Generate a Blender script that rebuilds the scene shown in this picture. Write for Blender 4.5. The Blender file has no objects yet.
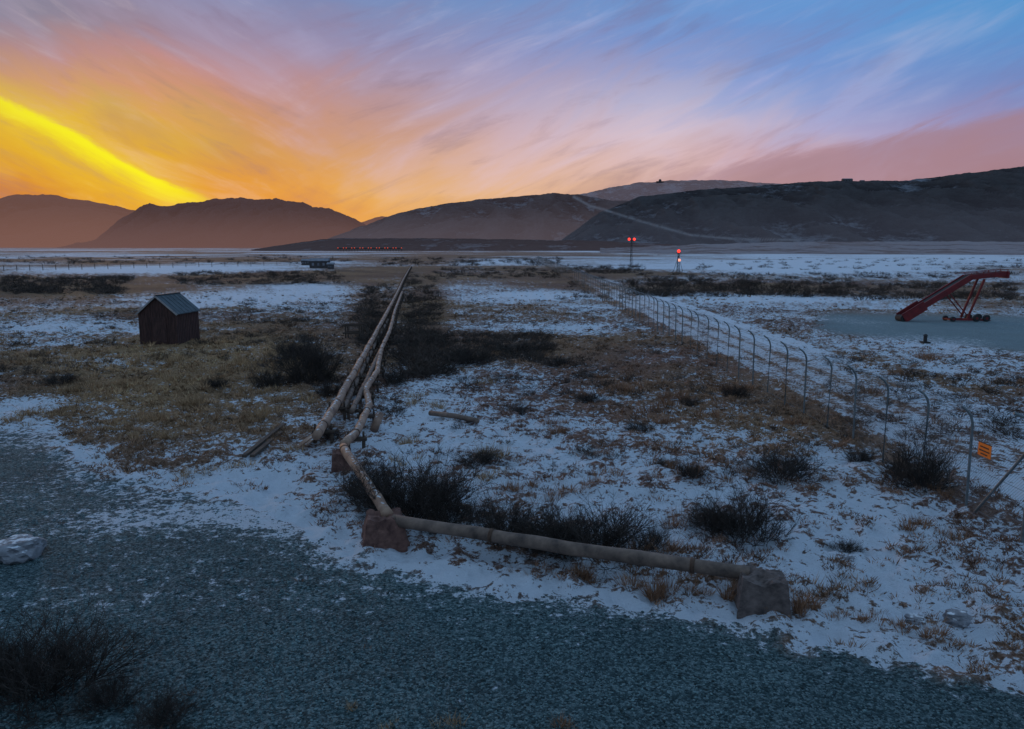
import bpy, bmesh, math, random
import numpy as np
from mathutils import Vector, Matrix
rnd = random.Random(7)
R = math.radians
H = 6.5; F = 760.0; P = math.atan(117.5/760.0)
cp, sp = math.cos(P), math.sin(P)
sc = bpy.context.scene
sc.view_settings.view_transform = 'Standard'
sc.view_settings.look = 'None'
sc.view_settings.exposure = 0

# ---------- survey helpers (world <-> bearing of a surveyed point) ----------
def g(u, v, z=0.0):
    a = (u-512)/F; b = -(v-364.5)/F
    dy = cp + b*sp; dz = -sp + b*cp
    t = (z-H)/dz
    return Vector((a*t, dy*t, z))
def proj(x, y, z=0.0):
    d = y*cp - (z-H)*sp
    d = np.maximum(d, 0.5)
    up = y*sp + (z-H)*cp
    return 512+F*x/d, 364.5-F*up/d
def depth(p): return p.y*cp-(p.z-H)*sp
def azel(u, v):
    a = (u-512)/F; b = -(v-364.5)/F
    dy = cp + b*sp; dz = -sp + b*cp
    return math.atan2(a, dy), dz/math.hypot(a, dy)
def lin(c):
    o = []
    for k in c:
        k = k/255.0
        o.append(k/12.92 if k <= .04045 else ((k+.055)/1.055)**2.4)
    return tuple(o)

# ---------- numpy noise ----------
def vn(x, y, s=0):
    x = np.asarray(x, float); y = np.asarray(y, float)
    xi = np.floor(x).astype(np.int64); yi = np.floor(y).astype(np.int64)
    fx = x-xi; fy = y-yi
    fx = fx*fx*(3-2*fx); fy = fy*fy*(3-2*fy)
    def h(i, j):
        n = (i*374761393 + j*668265263 + s*974711) & 0xffffffff
        n = ((n ^ (n >> 13))*1274126177) & 0xffffffff
        n = n ^ (n >> 16)
        return n/4294967295.0
    return (h(xi, yi)*(1-fx)+h(xi+1, yi)*fx)*(1-fy)+(h(xi, yi+1)*(1-fx)+h(xi+1, yi+1)*fx)*fy
def fbm(x, y, o=4, s=0, g_=.5):
    a = 1; t = 0; n = 0
    for i in range(o):
        t = t+a*vn(x*2**i, y*2**i, s+i*17); n += a; a *= g_
    return t/n

# ---------- mesh buffer ----------
class Buf:
    def __init__(s): s.v = []; s.f = []; s.m = []
    def add(s, vs, fs, mi=0):
        o = len(s.v); s.v += [tuple(v) for v in vs]
        for f in fs: s.f.append([i+o for i in f]); s.m.append(mi)
    def box(s, c, size, rot=None, mi=0, top=(1, 1), jit=0):
        c = Vector(c); vs = []
        for z in (-.5, .5):
            for x, y in ((-.5, -.5), (.5, -.5), (.5, .5), (-.5, .5)):
                k = top if z > 0 else (1, 1)
                p = Vector((x*size[0]*k[0], y*size[1]*k[1], z*size[2]))
                if jit: p += Vector((rnd.uniform(-jit, jit) for _ in range(3)))
                if rot: p = rot @ p
                vs.append(c+p)
        s.add(vs, [(3, 2, 1, 0), (4, 5, 6, 7), (0, 1, 5, 4), (1, 2, 6, 5), (2, 3, 7, 6), (3, 0, 4, 7)], mi)
    def beam(s, a, b, w, h, mi=0):
        a = Vector(a); b = Vector(b); d = (b-a); L = d.length
        q = d.to_track_quat('X', 'Z').to_matrix()
        s.box((a+b)/2, (L, w, h), q, mi)
    def tube(s, pts, r, n=8, mi=0, cap=True):
        pts = [Vector(p) for p in pts]
        rs = r if isinstance(r, (list, tuple)) else [r]*len(pts)
        vs = []; fs = []
        for i, p in enumerate(pts):
            d = (pts[min(i+1, len(pts)-1)]-pts[max(i-1, 0)])
            if d.length < 1e-9: d = Vector((0, 0, 1))
            q = d.to_track_quat('Z', 'Y')
            for k in range(n):
                t = 2*math.pi*k/n
                vs.append(p + q @ Vector((math.cos(t)*rs[i], math.sin(t)*rs[i], 0)))
        for i in range(len(pts)-1):
            for k in range(n):
                a = i*n+k; b = i*n+(k+1) % n
                fs.append((a, b, b+n, a+n))
        if cap:
            fs.append(tuple(range(n))[::-1]); fs.append(tuple(range((len(pts)-1)*n, len(pts)*n)))
        s.add(vs, fs, mi)
    def build(s, name, mats, smooth=False, loc=None, bevel=0, parent=None):
        me = bpy.data.meshes.new(name)
        vs = s.v
        if loc is not None: vs = [(a-loc[0], b-loc[1], c-loc[2]) for a, b, c in vs]
        me.from_pydata(vs, [], s.f); me.update()
        for m in mats: me.materials.append(m)
        me.polygons.foreach_set('material_index', s.m)
        if smooth: me.polygons.foreach_set('use_smooth', [True]*len(s.f))
        o = bpy.data.objects.new(name, me); sc.collection.objects.link(o)
        if loc is not None: o.location = loc
        if bevel:
            b = o.modifiers.new('b', 'BEVEL'); b.width = bevel; b.segments = 2
        if parent: o.parent = parent
        return o

def np_mesh(name, V, Fq, mats, smooth=True, attrs=None):
    me = bpy.data.meshes.new(name)
    k = Fq.shape[1]
    me.vertices.add(len(V)); me.vertices.foreach_set('co', V.astype(np.float32).ravel())
    me.loops.add(Fq.size); me.loops.foreach_set('vertex_index', Fq.astype(np.int32).ravel())
    me.polygons.add(len(Fq)); me.polygons.foreach_set('loop_start', np.arange(0, Fq.size, k, dtype=np.int32))
    me.polygons.foreach_set('loop_total', np.full(len(Fq), k, dtype=np.int32))
    me.update(calc_edges=True)
    if smooth: me.polygons.foreach_set('use_smooth', np.ones(len(Fq), dtype=bool))
    for m in mats: me.materials.append(m)
    for n, A in (attrs or {}).items():
        a = me.color_attributes.new(n, 'FLOAT_COLOR', 'POINT')
        C = np.ones((len(V), 4), np.float32); C[:, :3] = A
        a.data.foreach_set('color', C.ravel())
    o = bpy.data.objects.new(name, me); sc.collection.objects.link(o)
    return o

# ---------- node helpers ----------
class NT:
    def __init__(s, nt): s.nt = nt; s.n = nt.nodes; s.l = nt.links
    def new(s, t, **k):
        n = s.n.new(t)
        for a, b in k.items(): setattr(n, a, b)
        return n
    def put(s, sock, val):
        if isinstance(val, bpy.types.NodeSocket): s.l.new(val, sock)
        elif val is not None:
            if hasattr(sock, 'default_value'):
                if isinstance(val, (tuple, list)) and sock.type == 'RGBA' and len(val) == 3: val = (*val, 1)
                sock.default_value = val
    def math(s, op, a, b=None, c=None, clamp=False):
        n = s.new('ShaderNodeMath', operation=op, use_clamp=clamp)
        s.put(n.inputs[0], a)
        if b is not None: s.put(n.inputs[1], b)
        if c is not None: s.put(n.inputs[2], c)
        return n.outputs[0]
    def mr(s, x, a, b, c=0., d=1., smooth=True):
        n = s.new('ShaderNodeMapRange'); n.interpolation_type = 'SMOOTHSTEP' if smooth else 'LINEAR'
        s.put(n.inputs['Value'], x)
        for k, q in zip(('From Min', 'From Max', 'To Min', 'To Max'), (a, b, c, d)): s.put(n.inputs[k], q)
        return n.outputs[0]
    def mix(s, f, a, b, bt='MIX'):
        n = s.new('ShaderNodeMix', data_type='RGBA', blend_type=bt)
        s.put(n.inputs[0], f); s.put(n.inputs[6], a); s.put(n.inputs[7], b)
        return n.outputs[2]
    def noise(s, vec, scale, detail=4, rough=.55, dist=0):
        n = s.new('ShaderNodeTexNoise'); s.put(n.inputs['Vector'], vec)
        n.inputs['Scale'].default_value = scale; n.inputs['Detail'].default_value = detail
        n.inputs['Roughness'].default_value = rough; n.inputs['Distortion'].default_value = dist
        return n.outputs['Fac']
    def ramp(s, f, stops):
        n = s.new('ShaderNodeValToRGB'); s.put(n.inputs[0], f)
        e = n.color_ramp.elements
        while len(e) < len(stops): e.new(.5)
        for i, (p, c) in enumerate(stops):
            e[i].position = p; e[i].color = (*c, 1)
        return n.outputs[0]
    def mapping(s, vec, scale=(1, 1, 1), rot=(0, 0, 0)):
        n0 = s.new('ShaderNodeMapping'); s.put(n0.inputs[0], vec); n0.inputs['Rotation'].default_value = rot
        n = s.new('ShaderNodeMapping'); s.put(n.inputs[0], n0.outputs[0]); n.inputs['Scale'].default_value = scale
        return n.outputs[0]

def mat(name):
    m = bpy.data.materials.new(name); m.use_nodes = True
    t = NT(m.node_tree); b = t.n['Principled BSDF']
    return m, t, b
def nosample(m):
    try: m.cycles.emission_sampling = 'NONE'
    except Exception as ex: print(ex)
def simple(name, c1, c2, scale=4, rough=.8, metal=0, stretch=(1, 1, 1), bump=.3, snowtop=0, detail=5):
    m, t, b = mat(name)
    co = t.new('ShaderNodeTexCoord').outputs['Object']
    co2 = t.mapping(co, stretch)
    f = t.noise(co2, scale, detail, .65)
    col = t.ramp(f, [(.3, c1), (.7, c2)])
    if snowtop:
        nz = t.new('ShaderNodeSeparateXYZ'); t.put(nz.inputs[0], t.new('ShaderNodeNewGeometry').outputs['Normal'])
        q = t.math('ADD', nz.outputs[2], t.math('MULTIPLY', t.math('SUBTRACT', t.noise(co, 7, 3), .5), 1.2))
        col = t.mix(t.mr(q, 1.05-snowtop, 1.2-snowtop), col, (.65, .68, .72))
    t.put(b.inputs['Base Color'], col); b.inputs['Roughness'].default_value = rough
    b.inputs['Metallic'].default_value = metal
    if bump:
        bn = t.new('ShaderNodeBump'); bn.inputs['Strength'].default_value = bump; bn.inputs['Distance'].default_value = .02
        t.put(bn.inputs['Height'], f); t.put(b.inputs['Normal'], bn.outputs[0])
    return m
def emis(name, c, s):
    m = bpy.data.materials.new(name); m.use_nodes = True
    b = m.node_tree.nodes['Principled BSDF']
    b.inputs['Base Color'].default_value = (*c, 1); b.inputs['Emission Color'].default_value = (*c, 1)
    b.inputs['Emission Strength'].default_value = s
    return m

# =================== WORLD ===================
w = bpy.data.worlds.new('World'); sc.world = w; w.use_nodes = True
try:
    w.cycles.sampling_method = 'MANUAL'; w.cycles.sample_map_resolution = 256
except Exception as ex: print(ex)
t = NT(w.node_tree)
bg = t.n['Background']
SUN_AZ, SUN_EL = R(-27), R(3.5)
rows = [0, 30, 60, 90, 120, 150, 180, 205, 240]
T = [
 [(118,124,150),(124,130,162),(120,132,174),(112,138,186),(108,143,196),(106,148,204),(100,149,207),(92,150,207),(82,147,204)],
 [(152,128,140),(158,130,144),(144,132,164),(130,138,182),(124,143,195),(110,145,203),(104,148,208),(97,148,207),(90,145,203)],
 [(186,136,126),(190,136,132),(176,134,146),(156,142,172),(150,148,188),(132,148,202),(114,148,208),(107,145,204),(102,138,196)],
 [(204,158,96),(204,144,112),(192,138,130),(172,146,160),(172,160,188),(162,168,206),(136,158,210),(124,148,202),(120,132,186)],
 [(218,178,44),(212,162,72),(200,140,110),(188,148,148),(194,172,188),(204,190,208),(176,178,212),(158,154,198),(146,134,174)],
 [(210,148,40),(218,172,34),(206,146,88),(204,156,132),(210,176,180),(220,192,200),(200,170,188),(176,142,160),(160,128,142)],
 [(200,122,46),(214,148,34),(220,150,60),(222,166,104),(226,182,154),(216,178,166),(194,150,152),(176,134,140),(162,124,132)],
 [(186,106,48),(204,122,42),(226,146,52),(232,174,92),(226,178,138),(206,164,150),(190,148,146),(174,134,138),(160,124,132)],
 [(180,100,50),(196,112,46),(214,130,50),(220,150,80),(210,160,120),(196,150,140),(180,140,140),(168,128,138),(154,118,130)],
]
T = np.array(T, float)
def tab(u, v):
    u = min(max(u, 0), 1024); v = min(max(v, 0), 240)
    i = min(int(u/128), 7); fu = u/128-i
    j = 0
    while j < len(rows)-2 and v > rows[j+1]: j += 1
    fv = (v-rows[j])/(rows[j+1]-rows[j])
    c = (T[j, i]*(1-fu)+T[j, i+1]*fu)*(1-fv)+(T[j+1, i]*(1-fu)+T[j+1, i+1]*fu)*fv
    return lin(c)
sep = t.new('ShaderNodeSeparateXYZ'); gen = t.new('ShaderNodeTexCoord').outputs['Generated']
t.put(sep.inputs[0], gen)
az = t.math('ARCTAN2', sep.outputs[0], sep.outputs[1]); el = t.math('ARCSINE', sep.outputs[2])
cmb = t.new('ShaderNodeCombineXYZ'); t.put(cmb.inputs[0], az); t.put(cmb.inputs[1], el)
ae = cmb.outputs[0]
wob = t.noise(ae, 5, 2, .6)
def streak(rot, sx, sy, sc_, det, rough, dist):
    return t.noise(t.mapping(ae, (sx, sy, 1), (0, 0, R(rot))), sc_, det, rough, dist)
lr = t.mr(az, -R(22), -R(6))
def mixf(a, b):
    n = t.new('ShaderNodeMix', data_type='FLOAT'); t.put(n.inputs[0], lr); t.put(n.inputs[2], a); t.put(n.inputs[3], b); return n.outputs[0]
big = mixf(streak(28, 1.6, 4.5, 2.4, 4, .58, .7), streak(-24, 1.4, 5.5, 2.4, 4, .58, .7))
fine = mixf(streak(23, 3.2, 13, 2.4, 6, .64, .5), streak(-20, 2.6, 15, 2.4, 6, .64, .5))
azw = t.math('ADD', az, t.math('MULTIPLY', t.math('SUBTRACT', big, .5), .30))
elw = t.math('ADD', el, t.math('MULTIPLY', t.math('SUBTRACT', big, .5), .12))
elw = t.math('ADD', elw, t.math('MULTIPLY', t.math('SUBTRACT', fine, .5), .05))
fz = t.mr(azw, -R(60), R(60), 0, 1, False)
els = [0, 2, 4, 6, 8, 10, 12, 14, 17, 20]
cur = None
for i, e in enumerate(els):
    stops = []
    for k in range(25):
        a = R(-60+5*k); er = R(e)
        d = (math.sin(a)*math.cos(er), math.cos(a)*math.cos(er), math.sin(er))
        dep = d[1]*cp - d[2]*sp; up = d[1]*sp+d[2]*cp
        stops.append((k/24, tab(512+F*d[0]/dep, 364.5-F*up/dep)))
    r_ = t.ramp(fz, stops)
    cur = r_ if cur is None else t.mix(t.mr(elw, R(els[i-1]), R(e), 0, 1, False), cur, r_)
ck = t.math('MULTIPLY', t.mr(big, .48, .72), t.mr(az, -R(40), R(2), .2, .5))
ck = t.math('MULTIPLY', ck, t.mr(az, R(18), R(45), 1, .3))
ck = t.math('MULTIPLY', ck, t.mr(el, R(16), R(30), 1, .3))
cur = t.mix(ck, cur, t.mix(.5, cur, lin((236, 208, 224))))
lf = t.math('MULTIPLY', t.mr(fine, .5, .74), t.mr(az, R(8), R(30), .40, .16))
cur = t.mix(lf, cur, t.mix(.45, cur, lin((240, 210, 208))))
cur = t.mix(t.math('MULTIPLY', t.mr(fine, .5, .28), t.mr(az, R(8), R(30), .60, .35)), cur, t.mix(.5, cur, lin((112, 100, 132))))
cur = t.mix(t.math('MULTIPLY', t.mr(big, .48, .28), .55), cur, t.mix(.38, cur, lin((104, 104, 146))))
# yellow lit cloud ridge near the sun
a0, t0 = azel(0, 100); a1, t1 = azel(205, 192)
m_ = (math.atan(t1)-math.atan(t0))/(a1-a0); b_ = math.atan(t0)-m_*a0
dd = t.math('SUBTRACT', t.math('ADD', el, t.math('MULTIPLY', t.math('SUBTRACT', wob, .5), .05)), t.math('MULTIPLY_ADD', az, m_, b_))
dd = t.math('ADD', dd, t.math('MULTIPLY', t.math('SUBTRACT', fine, .5), .045))
azf = t.math('MULTIPLY', t.mr(az, azel(240, 180)[0], azel(150, 180)[0]), t.mr(az, azel(-120, 180)[0], azel(90, 180)[0], .5, 1))
halo = t.math('MULTIPLY', t.math('MULTIPLY', t.mr(dd, .03, -.012), t.mr(dd, -.10, -.01)), azf)
cur = t.mix(t.math('MULTIPLY', halo, .55), cur, lin((228, 196, 20)))
band = t.math('MULTIPLY', t.math('MULTIPLY', t.mr(dd, .006, -.004), t.mr(dd, -.036, -.004)), azf)
cur = t.mix(t.math('MULTIPLY', band, .9), cur, lin((240, 236, 4)))
# mauve bank low on the right
a0, t0 = azel(1024, 110); a1, t1 = azel(560, 186)
m_ = (math.atan(t1)-math.atan(t0))/(a1-a0); b_ = math.atan(t0)-m_*a0
dd = t.math('SUBTRACT', t.math('ADD', el, t.math('MULTIPLY', t.math('SUBTRACT', fine, .5), .05)), t.math('MULTIPLY_ADD', az, m_, b_))
bank = t.math('MULTIPLY', t.mr(dd, .007, -.010), t.mr(az, azel(560, 180)[0], azel(800, 180)[0]))
bank = t.math('MULTIPLY', bank, t.mr(dd, -.10, -.015, .2, 1))
cur = t.mix(t.math('MULTIPLY', bank, .7), cur, lin((162, 126, 138)))
OVER = (0.27, .445, .68)
cur = t.mix(t.mr(el, R(17), R(45)), cur, OVER)
absaz = t.math('ABSOLUTE', az)
cur = t.mix(t.mr(absaz, R(50), R(120)), cur, (.18, .29, .44))
sky = t.new('ShaderNodeTexSky', sky_type='NISHITA'); sky.sun_disc = False
sky.sun_elevation = SUN_EL; sky.sun_rotation = SUN_AZ
addn = t.mix(.003, cur, sky.outputs[0], 'ADD')
t.put(bg.inputs[0], addn); bg.inputs[1].default_value = 1.0

sl = bpy.data.lights.new('sun', 'SUN'); sl.energy = 0.6; sl.angle = R(8); sl.color = (1, .55, .25)
so = bpy.data.objects.new('sun', sl); sc.collection.objects.link(so)
sd = Vector((math.sin(SUN_AZ)*math.cos(SUN_EL), math.cos(SUN_AZ)*math.cos(SUN_EL), math.sin(SUN_EL)))
so.rotation_euler = sd.to_track_quat('Z', 'Y').to_euler()

cam = bpy.data.cameras.new('camera'); co = bpy.data.objects.new('camera', cam); sc.collection.objects.link(co)
co.location = (0, 0, H); co.rotation_euler = (math.pi/2-P, 0, 0)
cam.sensor_width = 36; cam.lens = F/1024*36; cam.clip_end = 40000; cam.clip_start = .1
sc.camera = co

# =================== GROUND ===================
GB_U = [-600, -100, 0, 45, 75, 110, 170, 250, 300, 335, 400, 500, 620, 720, 850, 1024, 1500]
GB_V = [400, 425, 430, 436, 462, 482, 497, 508, 530, 556, 572, 588, 606, 628, 656, 690, 760]
PAINT = [ # u,v,ru,rv,amount
 (60,326,95,9,.40),(30,342,50,7,.3),(110,362,60,7,.3),(255,297,75,9,.5),(310,287,40,6,.4),(40,404,70,9,.34),(175,305,60,6,.25),
 (540,296,50,4,.6),(560,328,75,5,.5),(590,307,40,3,.3),(790,268,150,6,.5),(900,254,200,5,.45),(700,298,60,6,.35),(800,300,50,5,.35),
 (200,268,120,3,.40),(90,271,110,3,.40),(480,263,40,2,.2),(760,535,230,45,.14),(560,440,150,50,.04),(900,600,150,40,.12),(430,385,40,40,.16),
 (440,290,20,8,.1),(850,262,250,4,.4),(960,345,80,18,.2),(240,475,60,18,.25),(500,500,120,20,.12),(790,470,90,25,.10),(400,440,60,25,.14),
 (150,385,190,36,-.27),(250,335,80,16,-.28),(60,287,90,6,-.6),(260,278,90,5,-.6),(375,320,25,40,-.4),(490,347,75,14,-.4),
 (425,310,22,45,-.5),(640,362,60,28,-.22),(560,275,90,6,-.5),(750,287,140,6,-.6),(960,293,70,8,-.4),(560,285,60,4,-.3),(900,385,120,16,-.15),
 (150,312,60,4,-.3),(450,255,120,3,-.3),(200,259,200,2,-.3),(700,400,60,20,-.08),(300,430,50,25,-.08),(150,440,90,20,-.10)]
def blob(u, v, p): return np.exp(-(((u-p[0])/p[2])**2+((v-p[1])/p[3])**2))
def fields(x, y):
    u, v = proj(x, y)
    front = (y > 1)
    gbv = np.interp(u, GB_U, GB_V)
    nz = fbm(x*1.3, y*1.3, 5, 5, .6)-.5
    q = (v-gbv+nz*46)/3.5
    grav = np.where(front, 1/(1+np.exp(-np.clip(q, -30, 30))), 1.0)
    n40 = fbm(x/40, y/40, 4, 11)-.5
    n6 = fbm(x/6, y/6, 4, 21)-.5
    n2 = fbm(x/1.5, y/1.5, 3, 31)-.5
    far = np.clip((y-60)/150, 0, 1)
    vfar = np.clip((y-350)/400, 0, 1)
    S = .305 + .10*vfar + n40*(.4+.6*far) + n6*.45*(1-.5*far) + n2*.35*(1-far) + (fbm(x/160, y/160, 3, 15)-.5)*1.2*vfar
    for p in PAINT: S = S+p[4]*blob(u, v, p)
    S = S + .30*np.exp(-((v-gbv+10)/10.0)**2)*(u < 1100)*front
    tr = ((x > 13.0) & (x < 20) & (y > 10) & (y < 220))
    ruts = np.exp(-((x-14.6)/.3)**2)+np.exp(-((x-16.3)/.3)**2)+.7*np.exp(-((x-18.2)/.3)**2)
    lane = np.where(tr, .24-.26*ruts, 0)
    S = S+lane
    S = S-.22*np.exp(-((x-11.8)/.8)**2)*(y > 14)*(y < 250)
    G = .13 + (fbm(x/2.5, y/1.2, 4, 41)-.5)*.4 + .38*blob(u, v, (115, 522, 65, 17)) + .30*blob(u, v, (240, 520, 60, 16))+.24*np.exp(-((v-gbv)/22.0)**2)
    G = G-.2*np.clip((v-600)/60, 0, 1)
    S = S*(1-grav)+G*grav
    ap = 1/(1+np.exp(-np.clip(((v-315-(u-900)*.01))/1.2, -30, 30)))*1/(1+np.exp(np.clip((v-331-(u-815)*.1)/1.2, -30, 30)))/(1+np.exp(-np.clip((u-822+nz*30)/4, -30, 30)))*(y > 5)
    grav2 = np.clip(grav+ap, 0, 1); dust = ap*.38
    S = S*(1-ap)+(.04+n6*.8)*ap
    warm = np.clip(.45+n40*1.2+.8*blob(u, v, (640, 365, 90, 35))+.5*blob(u, v, (560, 400, 150, 60))+.3*blob(u, v, (700, 480, 300, 80)), 0, 1)
    tan = np.clip(.2+(fbm(x/9, y/9, 3, 71)-.5)*1.2+.8*blob(u, v, (170, 390, 170, 45))+.5*blob(u, v, (240, 345, 90, 15)), 0, 1)
    hum = (fbm(x*.9, y*.9, 3, 51)-.5)*.26+(fbm(x*2.6, y*2.6, 3, 61)-.5)*.34
    hum = hum*(1-grav2)*(1-.6*(tr & True))
    hum = hum+(fbm(x*4, y*4, 2, 81)-.5)*.02+(fbm(x*.25, y*.25, 2, 82)-.5)*.12*(1-grav2)
    return S, grav2, dust, warm, tan, hum
def hgt(x, y): return float(fields(np.array([float(x)]), np.array([float(y)]))[5][0])

rr = [2.0]
while rr[-1] < 90: rr.append(rr[-1]*1.0062)
while rr[-1] < 14000: rr.append(rr[-1]*1.028)
rr = np.array(rr)
aa = np.concatenate([np.linspace(-180, -44, 50)[:-1], np.linspace(-44, 44, 720), np.linspace(44, 180, 50)[1:]])*math.pi/180
RR, AA = np.meshgrid(rr, aa, indexing='ij')
X = RR*np.sin(AA); Y = RR*np.cos(AA)
S, Gv, Du, Wa, Ta, Hm = fields(X.ravel(), Y.ravel())
Hm = Hm*np.clip(1-(RR.ravel()-150)/400, 0, 1)
S2 = S - np.where(Gv < .5, Hm*1.4, 0)
V = np.stack([X.ravel(), Y.ravel(), Hm], 1)
nr, na = RR.shape
i0 = (np.arange(nr-1)[:, None]*na+np.arange(na-1)[None, :]).ravel()
Fq = np.stack([i0, i0+1, i0+na+1, i0+na], 1)[:, ::-1]

gm, t, b = mat('ground_mat'); nosample(gm)
pos = t.new('ShaderNodeNewGeometry').outputs['Position']
A1 = t.new('ShaderNodeAttribute', attribute_name='A'); A2 = t.new('ShaderNodeAttribute', attribute_name='B')
s1 = t.new('ShaderNodeSeparateColor'); t.put(s1.inputs[0], A1.outputs['Color'])
s2 = t.new('ShaderNodeSeparateColor'); t.put(s2.inputs[0], A2.outputs['Color'])
n1 = t.noise(pos, 3.0, 4, .7); n2 = t.noise(pos, 9, 5, .72); n3 = t.noise(pos, 42, 3, .7)
s = t.math('ADD', s1.outputs[0], t.math('MULTIPLY', t.math('SUBTRACT', n1, .5), 1.7))
s = t.math('ADD', s, t.math('MULTIPLY', t.math('SUBTRACT', n2, .5), 1.4))
sm = t.mr(s, .37, .48)
veg = t.ramp(n2, [(.28, (.025, .016, .012)), (.5, (.12, .075, .052)), (.72, (.28, .185, .135))])
vegw = t.ramp(n2, [(.28, (.035, .018, .014)), (.5, (.20, .105, .077)), (.72, (.38, .23, .17))])
vegt = t.ramp(n2, [(.28, (.06, .033, .016)), (.5, (.34, .205, .105)), (.72, (.54, .36, .21))])
vc = t.mix(s2.outputs[0], veg, vegw); vc = t.mix(s2.outputs[1], vc, vegt)
vor = t.new('ShaderNodeTexVoronoi'); t.put(vor.inputs['Vector'], pos); vor.inputs['Scale'].default_value = 26
vs_ = t.new('ShaderNodeSeparateColor'); t.put(vs_.inputs[0], vor.outputs['Color'])
gtone = t.math('ADD', t.math('MULTIPLY', vs_.outputs[0], .34), t.math('MULTIPLY', n2, .26))
gtone = t.math('ADD', gtone, t.math('MULTIPLY', n3, .40))
gc = t.ramp(gtone, [(.30, (.022, .043, .048)), (.5, (.075, .13, .14)), (.70, (.25, .345, .36))])
gc = t.mix(t.mr(t.noise(pos, .45, 3, .6), .35, .65, 0, .5), gc, t.mix(1., gc, (.55, .55, .57), 'MULTIPLY'))
base = t.mix(s1.outputs[1], vc, gc)
snowc = t.mix(n3, (.54, .59, .68), (.82, .86, .92))
base = t.mix(s1.outputs[2], base, (.44, .54, .58))
base = t.mix(t.mr(s, .18, .40, 0, .16), base, snowc)
col = t.mix(sm, base, snowc)
t.put(b.inputs['Base Color'], col); b.inputs['Roughness'].default_value = .9
b.inputs['Specular IOR Level'].default_value = .15
bh = t.math('ADD', t.math('MULTIPLY', n2, .75), t.math('MULTIPLY', n3, .25))
bh = t.math('ADD', bh, t.math('MULTIPLY', t.math('MULTIPLY', vor.outputs['Distance'], s1.outputs[1]), -.35))
bn = t.new('ShaderNodeBump'); bn.inputs['Strength'].default_value = 1; bn.inputs['Distance'].default_value = .13
t.put(bn.inputs['Height'], bh); t.put(b.inputs['Normal'], bn.outputs[0])
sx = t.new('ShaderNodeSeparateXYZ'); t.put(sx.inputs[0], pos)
hz = t.mr(sx.outputs[1], 150, 2600, 0, .48, False)  # distance haze painted as emission mixed into the ground, growing with depth
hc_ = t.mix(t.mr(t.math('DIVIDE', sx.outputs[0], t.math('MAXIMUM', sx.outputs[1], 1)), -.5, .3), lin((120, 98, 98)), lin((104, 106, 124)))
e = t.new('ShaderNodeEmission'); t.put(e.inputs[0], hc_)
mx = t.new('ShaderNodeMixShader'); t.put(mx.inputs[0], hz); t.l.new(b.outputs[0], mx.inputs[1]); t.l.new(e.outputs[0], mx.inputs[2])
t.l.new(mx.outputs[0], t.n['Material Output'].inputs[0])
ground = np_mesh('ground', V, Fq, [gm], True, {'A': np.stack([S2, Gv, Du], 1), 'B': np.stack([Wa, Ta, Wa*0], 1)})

# =================== HILLS ===================
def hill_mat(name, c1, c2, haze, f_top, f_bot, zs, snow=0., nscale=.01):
    m, t, b = mat(name); nosample(m)
    pos = t.new('ShaderNodeNewGeometry').outputs['Position']
    n = t.noise(pos, nscale, 4, .65); n_ = t.noise(t.mapping(pos, (1, .4, 2.5)), nscale*4, 5, .75)
    at = t.new('ShaderNodeAttribute', attribute_name='A'); s1 = t.new('ShaderNodeSeparateColor'); t.put(s1.inputs[0], at.outputs['Color'])
    c = t.ramp(t.math('ADD', t.math('MULTIPLY', n_, .5), t.math('MULTIPLY', s1.outputs[1], .5)), [(.28, c1), (.75, c2)])  # gullies take the darker tone: shading painted into the colour
    q = t.math('ADD', t.math('MULTIPLY', n, .35), t.math('MULTIPLY', n_, .45))
    q = t.math('ADD', q, t.math('MULTIPLY', s1.outputs[2], .2))
    sf = t.mr(q, .58-snow*.2, .74-snow*.2, 0, .7*min(1, snow*3))
    c = t.mix(sf, c, (.50, .52, .58))
    c = t.mix(s1.outputs[0], c, (.62, .57, .57))
    t.put(b.inputs['Base Color'], c); b.inputs['Roughness'].default_value = 1; b.inputs['Specular IOR Level'].default_value = 0
    bn = t.new('ShaderNodeBump'); bn.inputs['Strength'].default_value = 1; bn.inputs['Distance'].default_value = .5/nscale
    t.put(bn.inputs['Height'], n_); t.put(b.inputs['Normal'], bn.outputs[0])
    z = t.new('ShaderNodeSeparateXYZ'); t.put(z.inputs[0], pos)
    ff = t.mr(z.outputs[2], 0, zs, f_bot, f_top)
    e = t.new('ShaderNodeEmission'); t.put(e.inputs[0], haze); e.inputs[1].default_value = 1  # air haze painted as a glow in the hill material, set by height
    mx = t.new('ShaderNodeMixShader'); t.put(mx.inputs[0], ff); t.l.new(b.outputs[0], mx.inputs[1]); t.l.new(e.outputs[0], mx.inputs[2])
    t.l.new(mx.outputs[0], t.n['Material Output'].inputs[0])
    return m
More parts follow.
